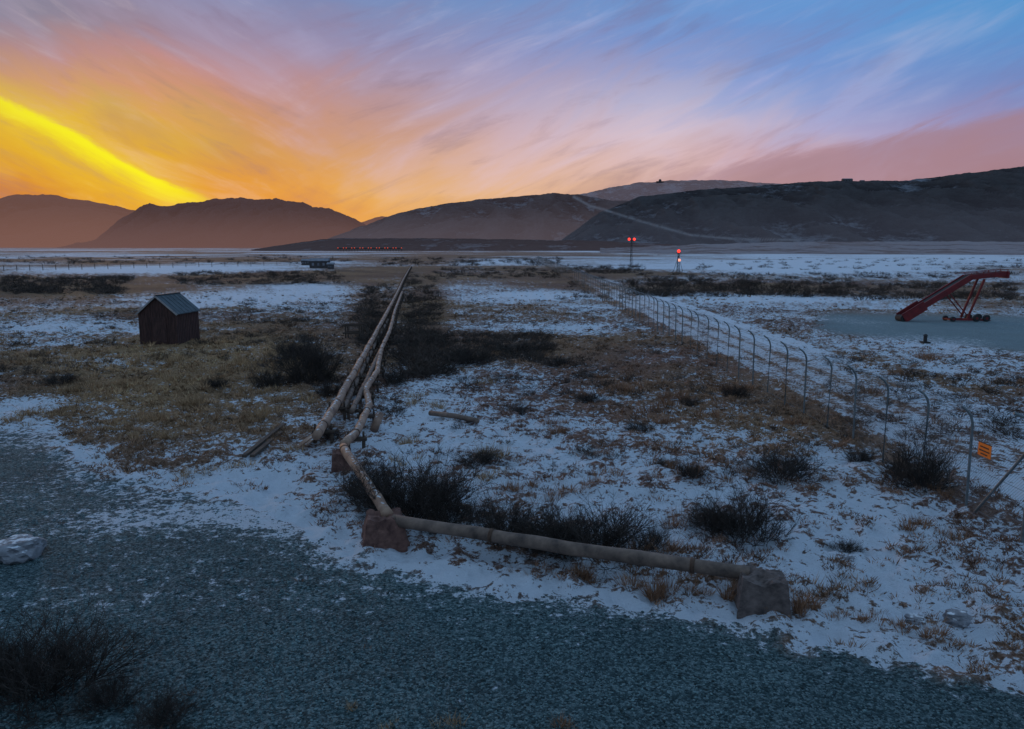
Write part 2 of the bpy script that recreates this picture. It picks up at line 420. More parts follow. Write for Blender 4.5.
def ridge(name, prof, D0, D1, m, seed, amp=.25, nc=500, nrw=90, road=None, crest=.03, p=1.2, rw=1.3):
    az_, te = zip(*[azel(u, v) for u, v in prof])
    A = np.linspace(az_[0], az_[-1], nc); E = np.interp(A, az_, te)
    tt = np.linspace(0, 1.5, nrw)
    AA_, TT = np.meshgrid(A, tt); RR_ = D0+(D1-D0)*TT
    hc = H+D1*E
    hc = hc + (D1*.0045)*(fbm(A*70, A*0+3, 5, seed, .6)-.5)*crest*100
    x = RR_*np.sin(AA_); y = RR_*np.cos(AA_)
    sc_ = (D1-D0)
    gn = fbm(x/sc_*2.2, y/sc_*1.6, 6, seed+3)-.5
    wx = (fbm(x/sc_*3, y/sc_*3, 3, seed+31)-.5)*.5
    gl = 1-np.abs(fbm(x/sc_*8+wx, y/sc_*2.2+wx, 6, seed+9, .58)*2-1)
    TC = np.minimum(TT, 1)
    z = hc[None, :]*(TC**p)*(1-np.clip(TT-1, 0, 1)*1.2)
    z = z + hc[None, :]*(gn*amp*2+(gl-.75)*amp*1.8)*np.clip(TC*(1-TC)*4, 0, 1)
    z = z-2
    C = np.zeros((x.size, 3)); C[:, 1] = np.clip((gl.ravel()-.55)*2.2, 0, 1); C[:, 2] = np.clip(1-(gl.ravel()-.55)*2.2, 0, 1)  # green: painted gully shading, blue: snow bias in gullies
    if road:
        uu, vv = proj(x.ravel(), y.ravel(), z.ravel())
        best = np.full(x.size, 1e9)
        for (ax, ay), (bx, by) in zip(road[:-1], road[1:]):
            dx, dy = bx-ax, by-ay; L2 = dx*dx+dy*dy
            q = np.clip(((uu-ax)*dx+(vv-ay)*dy)/L2, 0, 1)
            best = np.minimum(best, np.hypot(uu-ax-q*dx, vv-ay-q*dy))
        C[:, 0] = np.exp(-(best/rw)**2)*.7*(TT.ravel() < 1.02)
    Vv = np.stack([x.ravel(), y.ravel(), z.ravel()], 1)
    i0 = (np.arange(nrw-1)[:, None]*nc+np.arange(nc-1)[None, :]).ravel()
    Fq = np.stack([i0, i0+1, i0+nc+1, i0+nc], 1)
    return np_mesh(name, Vv, Fq, [m], True, {'A': C})
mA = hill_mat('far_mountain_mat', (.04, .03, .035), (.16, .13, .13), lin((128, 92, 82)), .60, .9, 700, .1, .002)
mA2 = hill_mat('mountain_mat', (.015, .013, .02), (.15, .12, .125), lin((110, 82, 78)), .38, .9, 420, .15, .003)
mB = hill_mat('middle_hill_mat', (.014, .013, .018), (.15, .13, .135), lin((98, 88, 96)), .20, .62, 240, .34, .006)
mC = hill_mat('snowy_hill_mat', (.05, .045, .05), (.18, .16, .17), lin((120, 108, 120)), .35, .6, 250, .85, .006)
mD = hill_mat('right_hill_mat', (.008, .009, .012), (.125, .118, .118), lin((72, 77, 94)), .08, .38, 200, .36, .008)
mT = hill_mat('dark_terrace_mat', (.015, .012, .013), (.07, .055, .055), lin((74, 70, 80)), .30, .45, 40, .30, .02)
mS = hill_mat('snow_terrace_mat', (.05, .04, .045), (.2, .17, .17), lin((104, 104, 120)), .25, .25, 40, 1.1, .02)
ridge('far_mountain_range', [(-500,200),(-200,188),(0,199),(18,194),(50,194),(70,199),(90,201),(130,209),(200,212),(300,216),(362,222),(378,217),(392,216),(420,224),(520,235)], 8000, 13000, mA, 1, .22, crest=.010)
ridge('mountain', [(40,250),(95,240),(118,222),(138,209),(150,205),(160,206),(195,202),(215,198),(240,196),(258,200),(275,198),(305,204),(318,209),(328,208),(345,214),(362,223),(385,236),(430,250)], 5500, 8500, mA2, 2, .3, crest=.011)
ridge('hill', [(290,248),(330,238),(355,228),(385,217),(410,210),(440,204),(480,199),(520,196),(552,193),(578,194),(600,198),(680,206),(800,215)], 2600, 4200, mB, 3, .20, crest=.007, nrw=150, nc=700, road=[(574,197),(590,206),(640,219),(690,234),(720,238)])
ridge('snowy_hill', [(540,215),(580,194),(610,187),(640,182),(670,180),(715,179),(760,182),(820,186),(900,200)], 4300, 6500, mC, 4, .12, crest=.006)
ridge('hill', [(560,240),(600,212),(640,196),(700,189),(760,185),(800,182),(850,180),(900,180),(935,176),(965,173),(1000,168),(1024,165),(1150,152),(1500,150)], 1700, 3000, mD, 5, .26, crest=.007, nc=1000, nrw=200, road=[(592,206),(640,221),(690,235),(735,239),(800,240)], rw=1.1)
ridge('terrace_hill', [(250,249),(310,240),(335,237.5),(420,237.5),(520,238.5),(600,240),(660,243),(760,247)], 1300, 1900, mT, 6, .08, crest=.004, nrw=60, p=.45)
ridge('snow_covered_terrace', [(600,247),(700,243),(780,241),(900,240),(1024,240),(1500,240)], 650, 1300, mS, 7, .1, crest=.005, nrw=60)

# =================== MATERIALS ===================
m_wood = simple('weathered_wood', (.035, .025, .02), (.13, .09, .068), 3, .9, 0, (1, 1, 8), .4)
m_pipe = simple('pipe_wrap', (.15, .08, .055), (.46, .29, .20), 2.0, .75, 0, (1, 1, 1), .5, .05, 8)
m_pipeg = simple('pipe_weathered', (.06, .04, .033), (.27, .18, .135), 3.0, .75, 0, (1, 1, 1), .5, .0, 8)
m_band = simple('rusty_band', (.06, .03, .02), (.14, .08, .05), 12, .7, .3, bump=.2)
m_blk = simple('red_concrete', (.055, .024, .022), (.26, .13, .10), 5, .95, 0, (1, 1, 1), 1., .0, 8)
m_blk2 = simple('grey_concrete', (.045, .034, .032), (.22, .16, .142), 5, .95, 0, (1, 1, 1), 1., .0, 8)
m_steel = simple('galvanised_steel', (.11, .13, .14), (.23, .26, .27), 6, .5, .4, bump=.05)
m_wire = simple('fence_wire', (.11, .13, .14), (.20, .23, .24), 6, .5, .3, bump=0)
m_rock = simple('rock', (.10, .10, .11), (.36, .36, .39), 4, .9, 0, bump=1, snowtop=.12, detail=8)
m_red = simple('red_paint', (.12, .008, .010), (.27, .016, .018), 2, .6, 0, bump=.1)
m_dark = simple('dark_rubber', (.015, .015, .017), (.04, .04, .04), 5, .8, bump=.1)
m_twig = simple('twig', (.016, .012, .010), (.070, .051, .042), 3, .9, bump=0, detail=2)
m_twig2 = simple('thicket_twig', (.022, .017, .014), (.10, .070, .055), .3, .9, bump=0, detail=2)
m_orange = simple('orange_sign', (.85, .17, .01), (.95, .24, .02), 2, .5, bump=0)
m_black = simple('black_print', (.01, .01, .01), (.03, .03, .03), 3, .6, bump=0)

# =================== CONCRETE BLOCKS & PIPES ===================
def block(u, v, wdt, dep, hh, m, ang, top=.68):
    p = g(u, v); bb = Buf()
    rot = Matrix.Rotation(ang, 3, 'Z')
    z0 = -.12
    n = 12; vs = []; fs = []
    def pt(a, b_, c):
        k = 1-(1-top)*c
        q = Vector((a*wdt/2*k, b_*dep/2*k, c*hh))
        nzz = (float(fbm(np.array([a*2.3+c*2+u]), np.array([b_*2.3-c*3]), 4, 5, .6)[0])-.5)*.24
        q = q*(1+nzz)+Vector((0, 0, nzz*.3))
        return p+rot@q+Vector((0, 0, z0))
    def face(f):
        o = len(vs)
        for i in range(n+1):
            for j in range(n+1): vs.append(f(i/n*2-1, j/n*2-1))
        for i in range(n):
            for j in range(n):
                a = o+i*(n+1)+j; fs.append((a, a+1, a+n+2, a+n+1))
    face(lambda i, j: pt(i, j, 1)); face(lambda i, j: pt(i, -1, (j+1)/2)); face(lambda i, j: pt(i, 1, (j+1)/2))
    face(lambda i, j: pt(-1, i, (j+1)/2)); face(lambda i, j: pt(1, i, (j+1)/2))
    bb.add(vs, fs)
    return bb.build('concrete_block', [m], False, loc=tuple(p))
block(385, 540, 1.05, 1.0, .70, m_blk, R(12))
block(762, 606, .95, .85, .70, m_blk2, R(-12), .78)
block(342, 470, .6, .7, .66, m_blk, R(10), .85)

def resample(pts, step):
    out = [pts[0]]
    for a, b_ in zip(pts[:-1], pts[1:]):
        n = max(1, int((b_-a).length/step))
        for i in range(1, n+1): out.append(a.lerp(b_, i/n))
    return out
def pipe(pts, r, m, seg=3.0, supports=True, jit=.02, step=.6):
    pts = [Vector(p) for p in pts]
    q = resample(pts, step)
    q = [Vector(p)+Vector((rnd.uniform(-jit, jit), 0, rnd.uniform(-jit, jit))) for p in q]
    bb = Buf(); bb.tube(q, [r*rnd.uniform(.93, 1.06) for _ in q], 14, 0)
    L = 0; nxt = seg*.4
    for a, b_ in zip(q[:-1], q[1:]):
        l = (b_-a).length
        if L+l > nxt:
            c = a.lerp(b_, .5); d = (b_-a).normalized()
            bb.tube([c-d*.04, c+d*.04], r*1.09, 14, 1); nxt += seg*rnd.uniform(.7, 1.3)
            if supports and c.z > .1:
                s_ = d.cross(Vector((0, 0, 1))).normalized()
                bb.beam(c-s_*(r+.22)-Vector((0, 0, r+.07)), c+s_*(r+.22)-Vector((0, 0, r+.07)), .14, .12, 2)
                for k in (-1, 1):
                    e = c+s_*k*(r+.12)
                    bb.beam((e.x, e.y, e.z-r-.12), (e.x, e.y, -.2), .1, .1, 2)
                    bb.beam((e.x, e.y, e.z-r-.02), (e.x, e.y, e.z+.05), .06, .06, 2)
        L += l
    return bb.build('pipeline', [m, m_band, m_wood], True)
def g_list(l, z): return [g(u, v, z) for u, v in l]
pipe([g(750, 573, .53), g(570, 548, .50), g(393, 520, .52)], .14, m_pipeg, 3.4, False, .012)
pipe([g(388, 515, .56), g(343, 447, .60)], .13, m_pipe, 4, False)
pipe(g_list([(343, 445), (358, 430), (369, 405), (366, 388), (377, 372), (381, 350), (390, 330), (395, 310), (402, 292)], .55), .13, m_pipe, 3.2)
pipe(g_list([(316, 436), (334, 408), (352, 376), (372, 340), (386, 314), (396, 295), (403, 280), (408, 271), (411, 266)], .60), .155, m_pipe, 3.6)
pipe(g_list([(343, 410), (354, 386), (366, 362), (378, 338), (388, 320)], .30), .12, m_pipeg, 3.4)
pipe(g_list([(352, 412), (362, 390), (374, 364), (384, 342)], .55), .10, m_pipeg, 3.0)
pipe([g(374, 430, .05), g(380, 414, .5)], .15, m_pipe, 9, False, 0)

def plank(pts, wd, th, name='wooden_plank', m=m_wood):
    bb = Buf()
    for a, b_ in pts: bb.beam(a, b_, wd, th)
    return bb.build(name, [m])
plank([(g(297, 447, .08), g(318, 432, .45)), (g(305, 445, .06), g(326, 424, .40))], .22, .05, m=m_pipe)
plank([(g(244, 456, .06), g(284, 424, .10)), (g(252, 456, .05), g(282, 432, .06))], .14, .09)
plank([(g(226, 418, .06), g(262, 419, .10))], .25, .05, m=m_wood)
bb = Buf(); bb.tube([g(430, 413, .10), g(455, 416, .14), g(478, 421, .10)], .10, 10); bb.build('fallen_pipe', [m_pipeg], True)
bb = Buf()
fp = g(354, 338)
for dx in (-.5, .5):
    for dy in (-.4, .4): bb.beam(fp+Vector((dx, dy, -.2)), fp+Vector((dx, dy, 1.0)), .1, .1)
for z in (.4, .95):
    for dy in (-.4, .4): bb.beam(fp+Vector((-.7, dy-.06, z)), fp+Vector((.7, dy-.06, z)), .05, .12)
bb.build('wooden_trestle', [m_wood])

# =================== FENCE ===================
FX = 11.4; Y0 = 16.15; SPC = 2.15; NP = 150
bb = Buf()
for k in range(1, NP):
    y = Y0+SPC*k; x = FX+rnd.uniform(-.03, .03)
    z0 = -.2; n = 8 if k < 30 else 5
    lx = rnd.uniform(-.05, .05)
    rp = .034 if k < 20 else .036
    bb.tube([(x, y, z0), (x+lx, y, 2.2), (x+lx-.05, y, 2.38), (x+lx-.15, y, 2.52), (x+lx-.32, y, 2.64)], [rp, rp, rp, rp*.9, rp*.8], n, 0)
bb.tube([(FX, Y0, -.2), (FX, Y0, 2.75)], .055, 10, 0)
bb.tube([(FX, Y0, 2.7), (FX-.15, Y0+.1, 2.8), (FX-.4, Y0+.15, 2.9)], .03, 8, 0)
bb.tube([(FX, Y0+.03, 2.2), (FX-.02, Y0+1.9, -.1)], .033, 8, 0)
bb.tube([(FX+.03, Y0, 2.2), (FX+1.9, Y0-.3, -.1)], .033, 8, 0)
for k in range(1, 9):
    x = FX+SPC*k; y = Y0-.35*k
    bb.tube([(x, y, -.2), (x, y, 2.2), (x, y-.05, 2.38), (x, y-.3, 2.62)], .036, 8, 0)
bb2 = Buf()
def strips(a, b_, hgt_, sp_, wd):
    a = Vector(a); b_ = Vector(b_); d = (b_-a); L = d.length; d.normalize()
    n = int(L/sp_)
    for i in range(n):
        for sgn in (1, -1):
            s0 = i*sp_; s1 = s0+sgn*hgt_
            z0_, z1_ = .05, hgt_+.05
            if s1 < 0: z1_ = z0_+hgt_*(s0/(s0-s1)); s1 = 0
            if s1 > L: z1_ = z0_+hgt_*((L-s0)/(s1-s0)); s1 = L
            p0 = a+d*s0; p1 = a+d*s1
            vs = [p0-d*wd/2+Vector((0, 0, z0_)), p0+d*wd/2+Vector((0, 0, z0_)), p1+d*wd/2+Vector((0, 0, z1_)), p1-d*wd/2+Vector((0, 0, z1_))]
            bb2.add(vs, [(0, 1, 2, 3)], 1)
strips((FX+.045, Y0, 0), (FX+.045, Y0+60, 0), 2.1, .085, .008)
strips((FX+.045, Y0+60, 0), (FX+.045, Y0+SPC*(NP-1), 0), 2.1, .25, .018)
strips((FX, Y0-.05, 0), (FX+SPC*8, Y0-.35*8-.05, 0), 2.1, .085, .006)
def wire(z, dx, r1=.005):
    for k in range(NP-1):
        y = Y0+SPC*k
        r = r1 if k < 12 else r1*1.8
        bb2.tube([(FX+dx, y, z), (FX+dx, y+SPC/2, z-.012), (FX+dx, y+SPC, z)], r, 3, 1, False)
    bb2.tube([(FX, Y0-.05, z), (FX+SPC*8, Y0-.35*8-.05, z)], r1, 3, 1, False)
for z, dx in ((.1, .05), (1.1, .05), (2.14, .05), (2.40, -.08), (2.54, -.18), (2.64, -.31)): wire(z, dx, .006)
o = len(bb.v)
bb.v += bb2.v; bb.f += [[i+o for i in f] for f in bb2.f]; bb.m += bb2.m
bb.build('chain_link_fence', [m_steel, m_wire], False)
bb = Buf(); sy = Y0+1.62; sxx = FX-.02
bb.box((sxx, sy, 1.66), (.012, .50, .32), None, 0)
for z, wd in ((1.73, .34), (1.64, .40), (1.56, .26)):
    bb.box((sxx-.009, sy, z), (.004, wd, .03), None, 1)
bb.box((sxx, sy, 1.828), (.016, .52, .018), None, 1)
bb.build('warning_sign', [m_orange, m_black])

# =================== SHED ===================
def shed():
    p0 = g(141, 345)
    W = 2.6; L = 3.0; hw = 2.15; hr = 3.25
    cx = p0.x+W/2+.05; y0 = p0.y
    e = bpy.data.objects.new('wooden_shed', None); sc.collection.objects.link(e); e.location = (cx, y0+L/2, hgt(cx, y0)-.05); e.rotation_euler = (0, 0, R(-4))
    mw = simple('shed_boards', (.03, .015, .014), (.12, .055, .045), 3, .85, 0, (5, 5, .6), .4)
    mr_ = simple('shed_roof', (.03, .045, .058), (.09, .12, .135), 3, .7, 0, (1, 1, 1), .2, .0)
    mt = simple('shed_trim', (.26, .23, .23), (.45, .42, .41), 3, .7, bump=.1)
    bb = Buf(); w2 = W/2; l2 = L/2
    vs = []
    for y in (-l2, l2): vs += [(-w2, y, 0), (w2, y, 0), (w2, y, hw), (0, y, hr-.1), (-w2, y, hw)]
    bb.add(vs, [(0, 1, 2, 3, 4), (9, 8, 7, 6, 5), (1, 6, 7, 2), (0, 4, 9, 5), (0, 5, 6, 1)])
    nb = 13
    for i in range(nb+1):
        x = -w2+W*i/nb; zt = hw+(hr-.1-hw)*(1-abs(x)/w2)
        bb.box((x, -l2-.012, zt/2-.03), (.04, .022, zt-.1))
    for i in range(nb+1):
        y = -l2+L*i/nb
        bb.box((w2+.012, y, hw/2), (.022, .04, hw-.04)); bb.box((-w2-.012, y, hw/2), (.022, .04, hw-.04))
    bb.build('walls', [mw], parent=e)
    bb = Buf(); ov = .13; sl_ = (hr-hw)/w2
    for sg in (-1, 1):
        a = Vector((0, -l2-ov, hr)); b_ = Vector((sg*(w2+ov), -l2-ov, hr-sl_*(w2+ov))); c = b_+Vector((0, L+2*ov, 0)); d = a+Vector((0, L+2*ov, 0))
        up = Vector((0, 0, .07)); vs = [a, b_, c, d, a+up, b_+up, c+up, d+up]
        bb.add(vs, [(0, 1, 2, 3), (7, 6, 5, 4), (0, 4, 5, 1), (1, 5, 6, 2), (2, 6, 7, 3), (3, 7, 4, 0)])
        for i in range(1, 6):
            y = -l2-ov+(L+2*ov)*i/6
            bb.beam((sg*.05, y, hr+.075), (sg*(w2+ov-.03), y, hr-sl_*(w2+ov-.03)+.075), .03, .02)
    bb.box((0, 0, hr+.09), (.18, L+2*ov, .04))
    bb.build('roof', [mr_], parent=e)
    bb = Buf()
    for sg in (-1, 1):
        bb.beam((sg*.02, -l2-ov-.02, hr-.01), (sg*(w2+ov), -l2-ov-.02, hr-sl_*(w2+ov)-.01), .03, .10)
    bb.build('bargeboard', [mt], parent=e)
    bb = Buf(); bb.box((.1, -l2-.035, .95), (.95, .03, 1.8)); bb.beam((-.3, -l2-.06, .2), (.5, -l2-.06, 1.7), .02, .09)
    bb.box((.1, -l2-.06, .25), (.95, .02, .1)); bb.box((.1, -l2-.06, 1.65), (.95, .02, .1))
    bb.box((.48, -l2-.065, 1.0), (.04, .05, .12))
    bb.build('door', [mw], parent=e)
shed()

# =================== BELT LOADER ===================
def loader():
    o = g(899, 321); y = o.y
    def q(u, v, dy=0):
        a = (u-512)/F; b_ = -(v-364.5)/F
        tt = (y)/(cp+b_*sp)
        return Vector((a*tt, y+dy, H+tt*(-sp+b_*cp)))
    bb = Buf(); hw = .5
    lo = q(901, 318); mid = q(968, 277); hi = q(1004, 273.5)
    for s_ in (-hw, hw):
        off = Vector((0, s_, 0))
        bb.beam(lo+off, mid+off, .12, .50); bb.beam(mid+off, hi+off, .12, .42)
        bb.beam(lo+off, lo+off+(mid-lo)*.32, .1, .85)
        bb.beam(q(958, 278)+off+Vector((0, 0, .38)), hi+off+Vector((0, 0, .40)), .05, .05)
        for f in (0, .33, .66, 1):
            pp = mid.lerp(hi, f)+off; bb.beam(pp, pp+Vector((0, 0, .40)), .05, .05)
        bb.beam(q(981, 279)+off, q(964, 318)+off, .12, .17)
        bb.beam(q(946, 319)+off, q(984, 319.5)+off, .12, .14)
        bb.beam(q(946, 292)+off*.8, q(966, 317)+off*.8, .07, .08)
        for uu, rr_ in ((972, .30), (982, .30), (949, .22)):
            c = q(uu, 320)+off*1.2; c.z = rr_
            bb.tube([c-Vector((0, .1, 0)), c+Vector((0, .1, 0))], rr_, 18, 1)
            bb.tube([c-Vector((0, .12, 0)), c+Vector((0, .12, 0))], rr_*.4, 10, 0)
    bb.beam(lo+Vector((0, 0, .12)), mid+Vector((0, 0, .12)), 2*hw-.14, .08, 1)
    bb.beam(mid+Vector((0, 0, .11)), hi+Vector((0, 0, .11)), 2*hw-.14, .08, 1)
    bb.beam(lo-Vector((0, 0, .1)), mid-Vector((0, 0, .1)), 2*hw-.16, .06, 0)
    for f in (0, .2, .4, .6, .8, 1):
        pp = lo.lerp(mid, f); bb.beam(pp+Vector((0, -hw, -.05)), pp+Vector((0, hw, -.05)), .08, .08)
    for pp in (q(947, 319), q(965, 319), q(983, 319.5)): bb.beam(pp+Vector((0, -hw, 0)), pp+Vector((0, hw, 0)), .1, .1)
    pp = q(1004, 274.5); bb.box(pp, (.18, 2*hw+.3, .6)); bb.tube([lo+Vector((0, -hw, 0)), lo+Vector((0, hw, 0))], .3, 12, 1)
    bb.beam(q(984, 319), q(991, 321), .06, .06)
    bb.build('conveyor_belt_loader', [m_red, m_dark])
loader()
bb = Buf(); p = g(925, 343); bb.tube([p, p+Vector((0, 0, .5))], .12, 10, 0); bb.tube([p+Vector((0, 0, .5)), p+Vector((0, 0, .62))], [.17, .06], 10, 1); bb.box(p+Vector((0, 0, .05)), (.5, .5, .1), None, 0)
bb.build('hydrant', [m_dark, m_dark])

# =================== LIGHT MASTS ===================
m_lr = emis('red_lamp', (1, .05, .03), 1.6)
m_lw = emis('warm_lamp', (1, .35, .22), 1.3)
def mast(u, v, hpx, two):
    p = g(u, v); D = depth(p); h_ = hpx*D/F
    bb = Buf(); s_ = .32
    for dx in (-s_, s_):
        for dy in (-s_, s_): bb.beam(p+Vector((dx, dy, -.2)), p+Vector((dx*.4, dy*.4, h_)), .07, .07)
    n = 6
    for i in range(n):
        z = h_*(i+.5)/n; z2 = h_*(i+1.3)/n
        for dy in (-s_*.7, s_*.7): bb.beam(p+Vector((-s_*.8, dy, z)), p+Vector((s_*.8, dy, min(z2, h_))), .05, .05); bb.beam(p+Vector((-s_*.8, dy, z)), p+Vector((s_*.8, dy, z)), .05, .05)
    bb.box(p+Vector((0, 0, h_)), (1.9 if two else 1.2, .5, .18))
    for dx in ((-.8, .8) if two else (0,)):
        c = p+Vector((dx, -.1, h_+.45)); r = .44
        bb.tube([c+Vector((0, 0, -r)), c+Vector((0, 0, -r*.6)), c, c+Vector((0, 0, r*.6)), c+Vector((0, 0, r))], [r*.5, r*.85, r, r*.8, r*.2], 10, 1)
    if not two:
        c = p+Vector((.15, -.5, h_*.62)); bb.tube([c-Vector((0, 0, .35)), c, c+Vector((0, 0, .35))], [.2, .4, .2], 8, 2)
        bb.beam(p+Vector((-1.3, 0, 0)), p+Vector((0, 0, h_*.8)), .08, .08); bb.beam(p+Vector((1.3, 0, 0)), p+Vector((0, 0, h_*.8)), .08, .08)
    bb.build('obstruction_light_mast', [m_dark, m_lr, m_lw])
mast(631, 268, 27, True); mast(678, 272, 19, False)
bb = Buf(); y = 1150
for k in range(24):
    x = (340-512)/F*y + k*95/23
    bb.box((x, y, 2.0), (.7, .5, 5.5), None, 0)
    if k % 3 != 1: bb.tube([(x, y-.5, 4.6), (x, y-.5, 5.6)], .55, 6, 1)
bb.box(((340-512)/F*y+47, y, 4.2), (97, .8, 1.3), None, 0)
bb.build('approach_light_bar', [m_dark, emis('amber_lamp', (1, .10, .03), .9)])
m_b = simple('distant_wall', (.04, .035, .035), (.10, .08, .08), 1, .8, bump=0)
m_br = simple('distant_roof', (.12, .12, .14), (.28, .28, .32), 1, .8, bump=0)
def bld(u, v, w_, h_, d_=4, z=0, D=None):
    if D is None: p = g(u, v)
    else:
        a, te = azel(u, v); p = Vector((D*math.sin(a), D*math.cos(a), H+D*te))
    bb = Buf()
    bb.box(p+Vector((0, 0, h_/2-.2)), (w_, d_, h_), None, 0)
    x = w_/2+.3; y_ = d_/2+.3; z_ = h_-.2
    vs = [p+Vector(k) for k in ((-x, -y_, z_), (x, -y_, z_), (x, y_, z_), (-x, y_, z_), (-x, 0, z_+h_*.35), (x, 0, z_+h_*.35))]
    bb.add(vs, [(0, 1, 5, 4), (2, 3, 4, 5), (1, 2, 5), (3, 0, 4), (3, 2, 1, 0)], 1)
    for k in range(3): bb.box(p+Vector((-w_*.3+k*w_*.3, -d_/2-.03, h_*.5)), (w_*.12, .05, h_*.35), None, 1)
    bb.build('distant_building', [m_b, m_br])
bld(320, 268, 5.5, 2.4); bld(307, 265, 3, 1.8); bld(331, 269, 1.6, 1.6, 1.6)
bld(847, 181.5, 34, 8, 15, D=2990); bld(862, 182, 14, 5, 12, D=2990)
a, te = azel(660, 182); D = 6450; p = Vector((D*math.sin(a), D*math.cos(a), H+D*te-6))
bb = Buf(); bb.box(p+Vector((0, 0, 5)), (60, 20, 14)); bb.tube([p+Vector((0, 0, z)) for z in (8, 14, 20, 26, 29)], [8, 11, 12, 8, 2], 14)
bb.build('radar_station', [m_b])
bb = Buf()
for k in range(26):
    p = g(4+k*13, 271-k*.25+rnd.uniform(-.3, .3)); bb.beam(p+Vector((0, 0, -.2)), p+Vector((0, 0, 1.6)), .12, .12)
    if k: bb.beam(pp+Vector((0, 0, 1.3)), p+Vector((0, 0, 1.3)), .03, .03); bb.beam(pp+Vector((0, 0, .8)), p+Vector((0, 0, .8)), .03, .03)
    pp = p
bb.build('post_and_wire_fence', [m_wood])

# =================== ROCKS ===================
def rock(u, v, wpx, hpx, name='boulder', m=m_rock):
    p = g(u, v); D = depth(p); w_ = wpx*D/F; h_ = hpx*D/F
    bm = bmesh.new(); bmesh.ops.create_icosphere(bm, subdivisions=4, radius=1)
    sd_ = rnd.random()*50
    for q in bm.verts:
        c = q.co
        n = float(fbm(np.array([c.x*1.8+sd_]), np.array([c.y*1.8+c.z*2.3]), 5, 3, .6)[0])-.5
        c *= 1+n*.9
        c.x = max(min(c.x, .85), -.85); c.z = min(c.z, .72+c.x*.12)
        q.co = Vector((c.x*w_*.56, c.y*w_*.45, c.z*h_*.7+h_*.25))
    me = bpy.data.meshes.new(name); bm.to_mesh(me); bm.free(); me.materials.append(m)
    o = bpy.data.objects.new(name, me); o.location = p; sc.collection.objects.link(o)
rock(15, 556, 52, 22); rock(957, 622, 24, 14); rock(914, 622, 18, 8); rock(848, 560, 12, 6)

rg = np.random.default_rng(3)
ico_v = np.array([(0, 0, 1), (.9, 0, .2), (.28, .85, .1), (-.72, .53, .25), (-.72, -.53, .1), (.28, -.85, .2), (0, 0, -.5)])
ico_f = np.array([(0, 1, 2), (0, 2, 3), (0, 3, 4), (0, 4, 5), (0, 5, 1), (6, 2, 1), (6, 3, 2), (6, 4, 3), (6, 5, 4), (6, 1, 5)])
N = 50000
az_ = rg.uniform(-.75, .75, N); r_ = np.exp(rg.uniform(math.log(8), math.log(30), N))
x = r_*np.sin(az_); y = r_*np.cos(az_); S_, G_, _, _, _, Hh = fields(x, y)
k = (G_ > .6); x, y, Hh = x[k], y[k], Hh[k]; n = len(x)
sz = .010+.034*rg.random(n)**3
an = rg.uniform(0, 6.28, n); ca, sa = np.cos(an), np.sin(an)
vx = ico_v[None, :, 0]*ca[:, None]-ico_v[None, :, 1]*sa[:, None]*.7; vy = ico_v[None, :, 0]*sa[:, None]+ico_v[None, :, 1]*ca[:, None]*.7
Vp = np.stack([vx*sz[:, None]+x[:, None], vy*sz[:, None]+y[:, None], ico_v[None, :, 2]*sz[:, None]*.6+Hh[:, None]], 2).reshape(-1, 3)
Fp = (ico_f[None]+(np.arange(n)*7)[:, None, None]).reshape(-1, 3)
pc = np.repeat(np.stack([rg.uniform(.03, .28, n)]*3, 1)*np.array([.65, 1.0, 1.05]), 7, 0)
def attr_mat(name, rough=.9):
    m, t, b = mat(name)
    a = t.new('ShaderNodeAttribute', attribute_name='A'); t.put(b.inputs['Base Color'], a.outputs['Color']); b.inputs['Roughness'].default_value = rough
    b.inputs['Specular IOR Level'].default_value = .2
    return m
np_mesh('gravel', Vp, Fp, [attr_mat('pebble_mat')], False, {'A': pc})

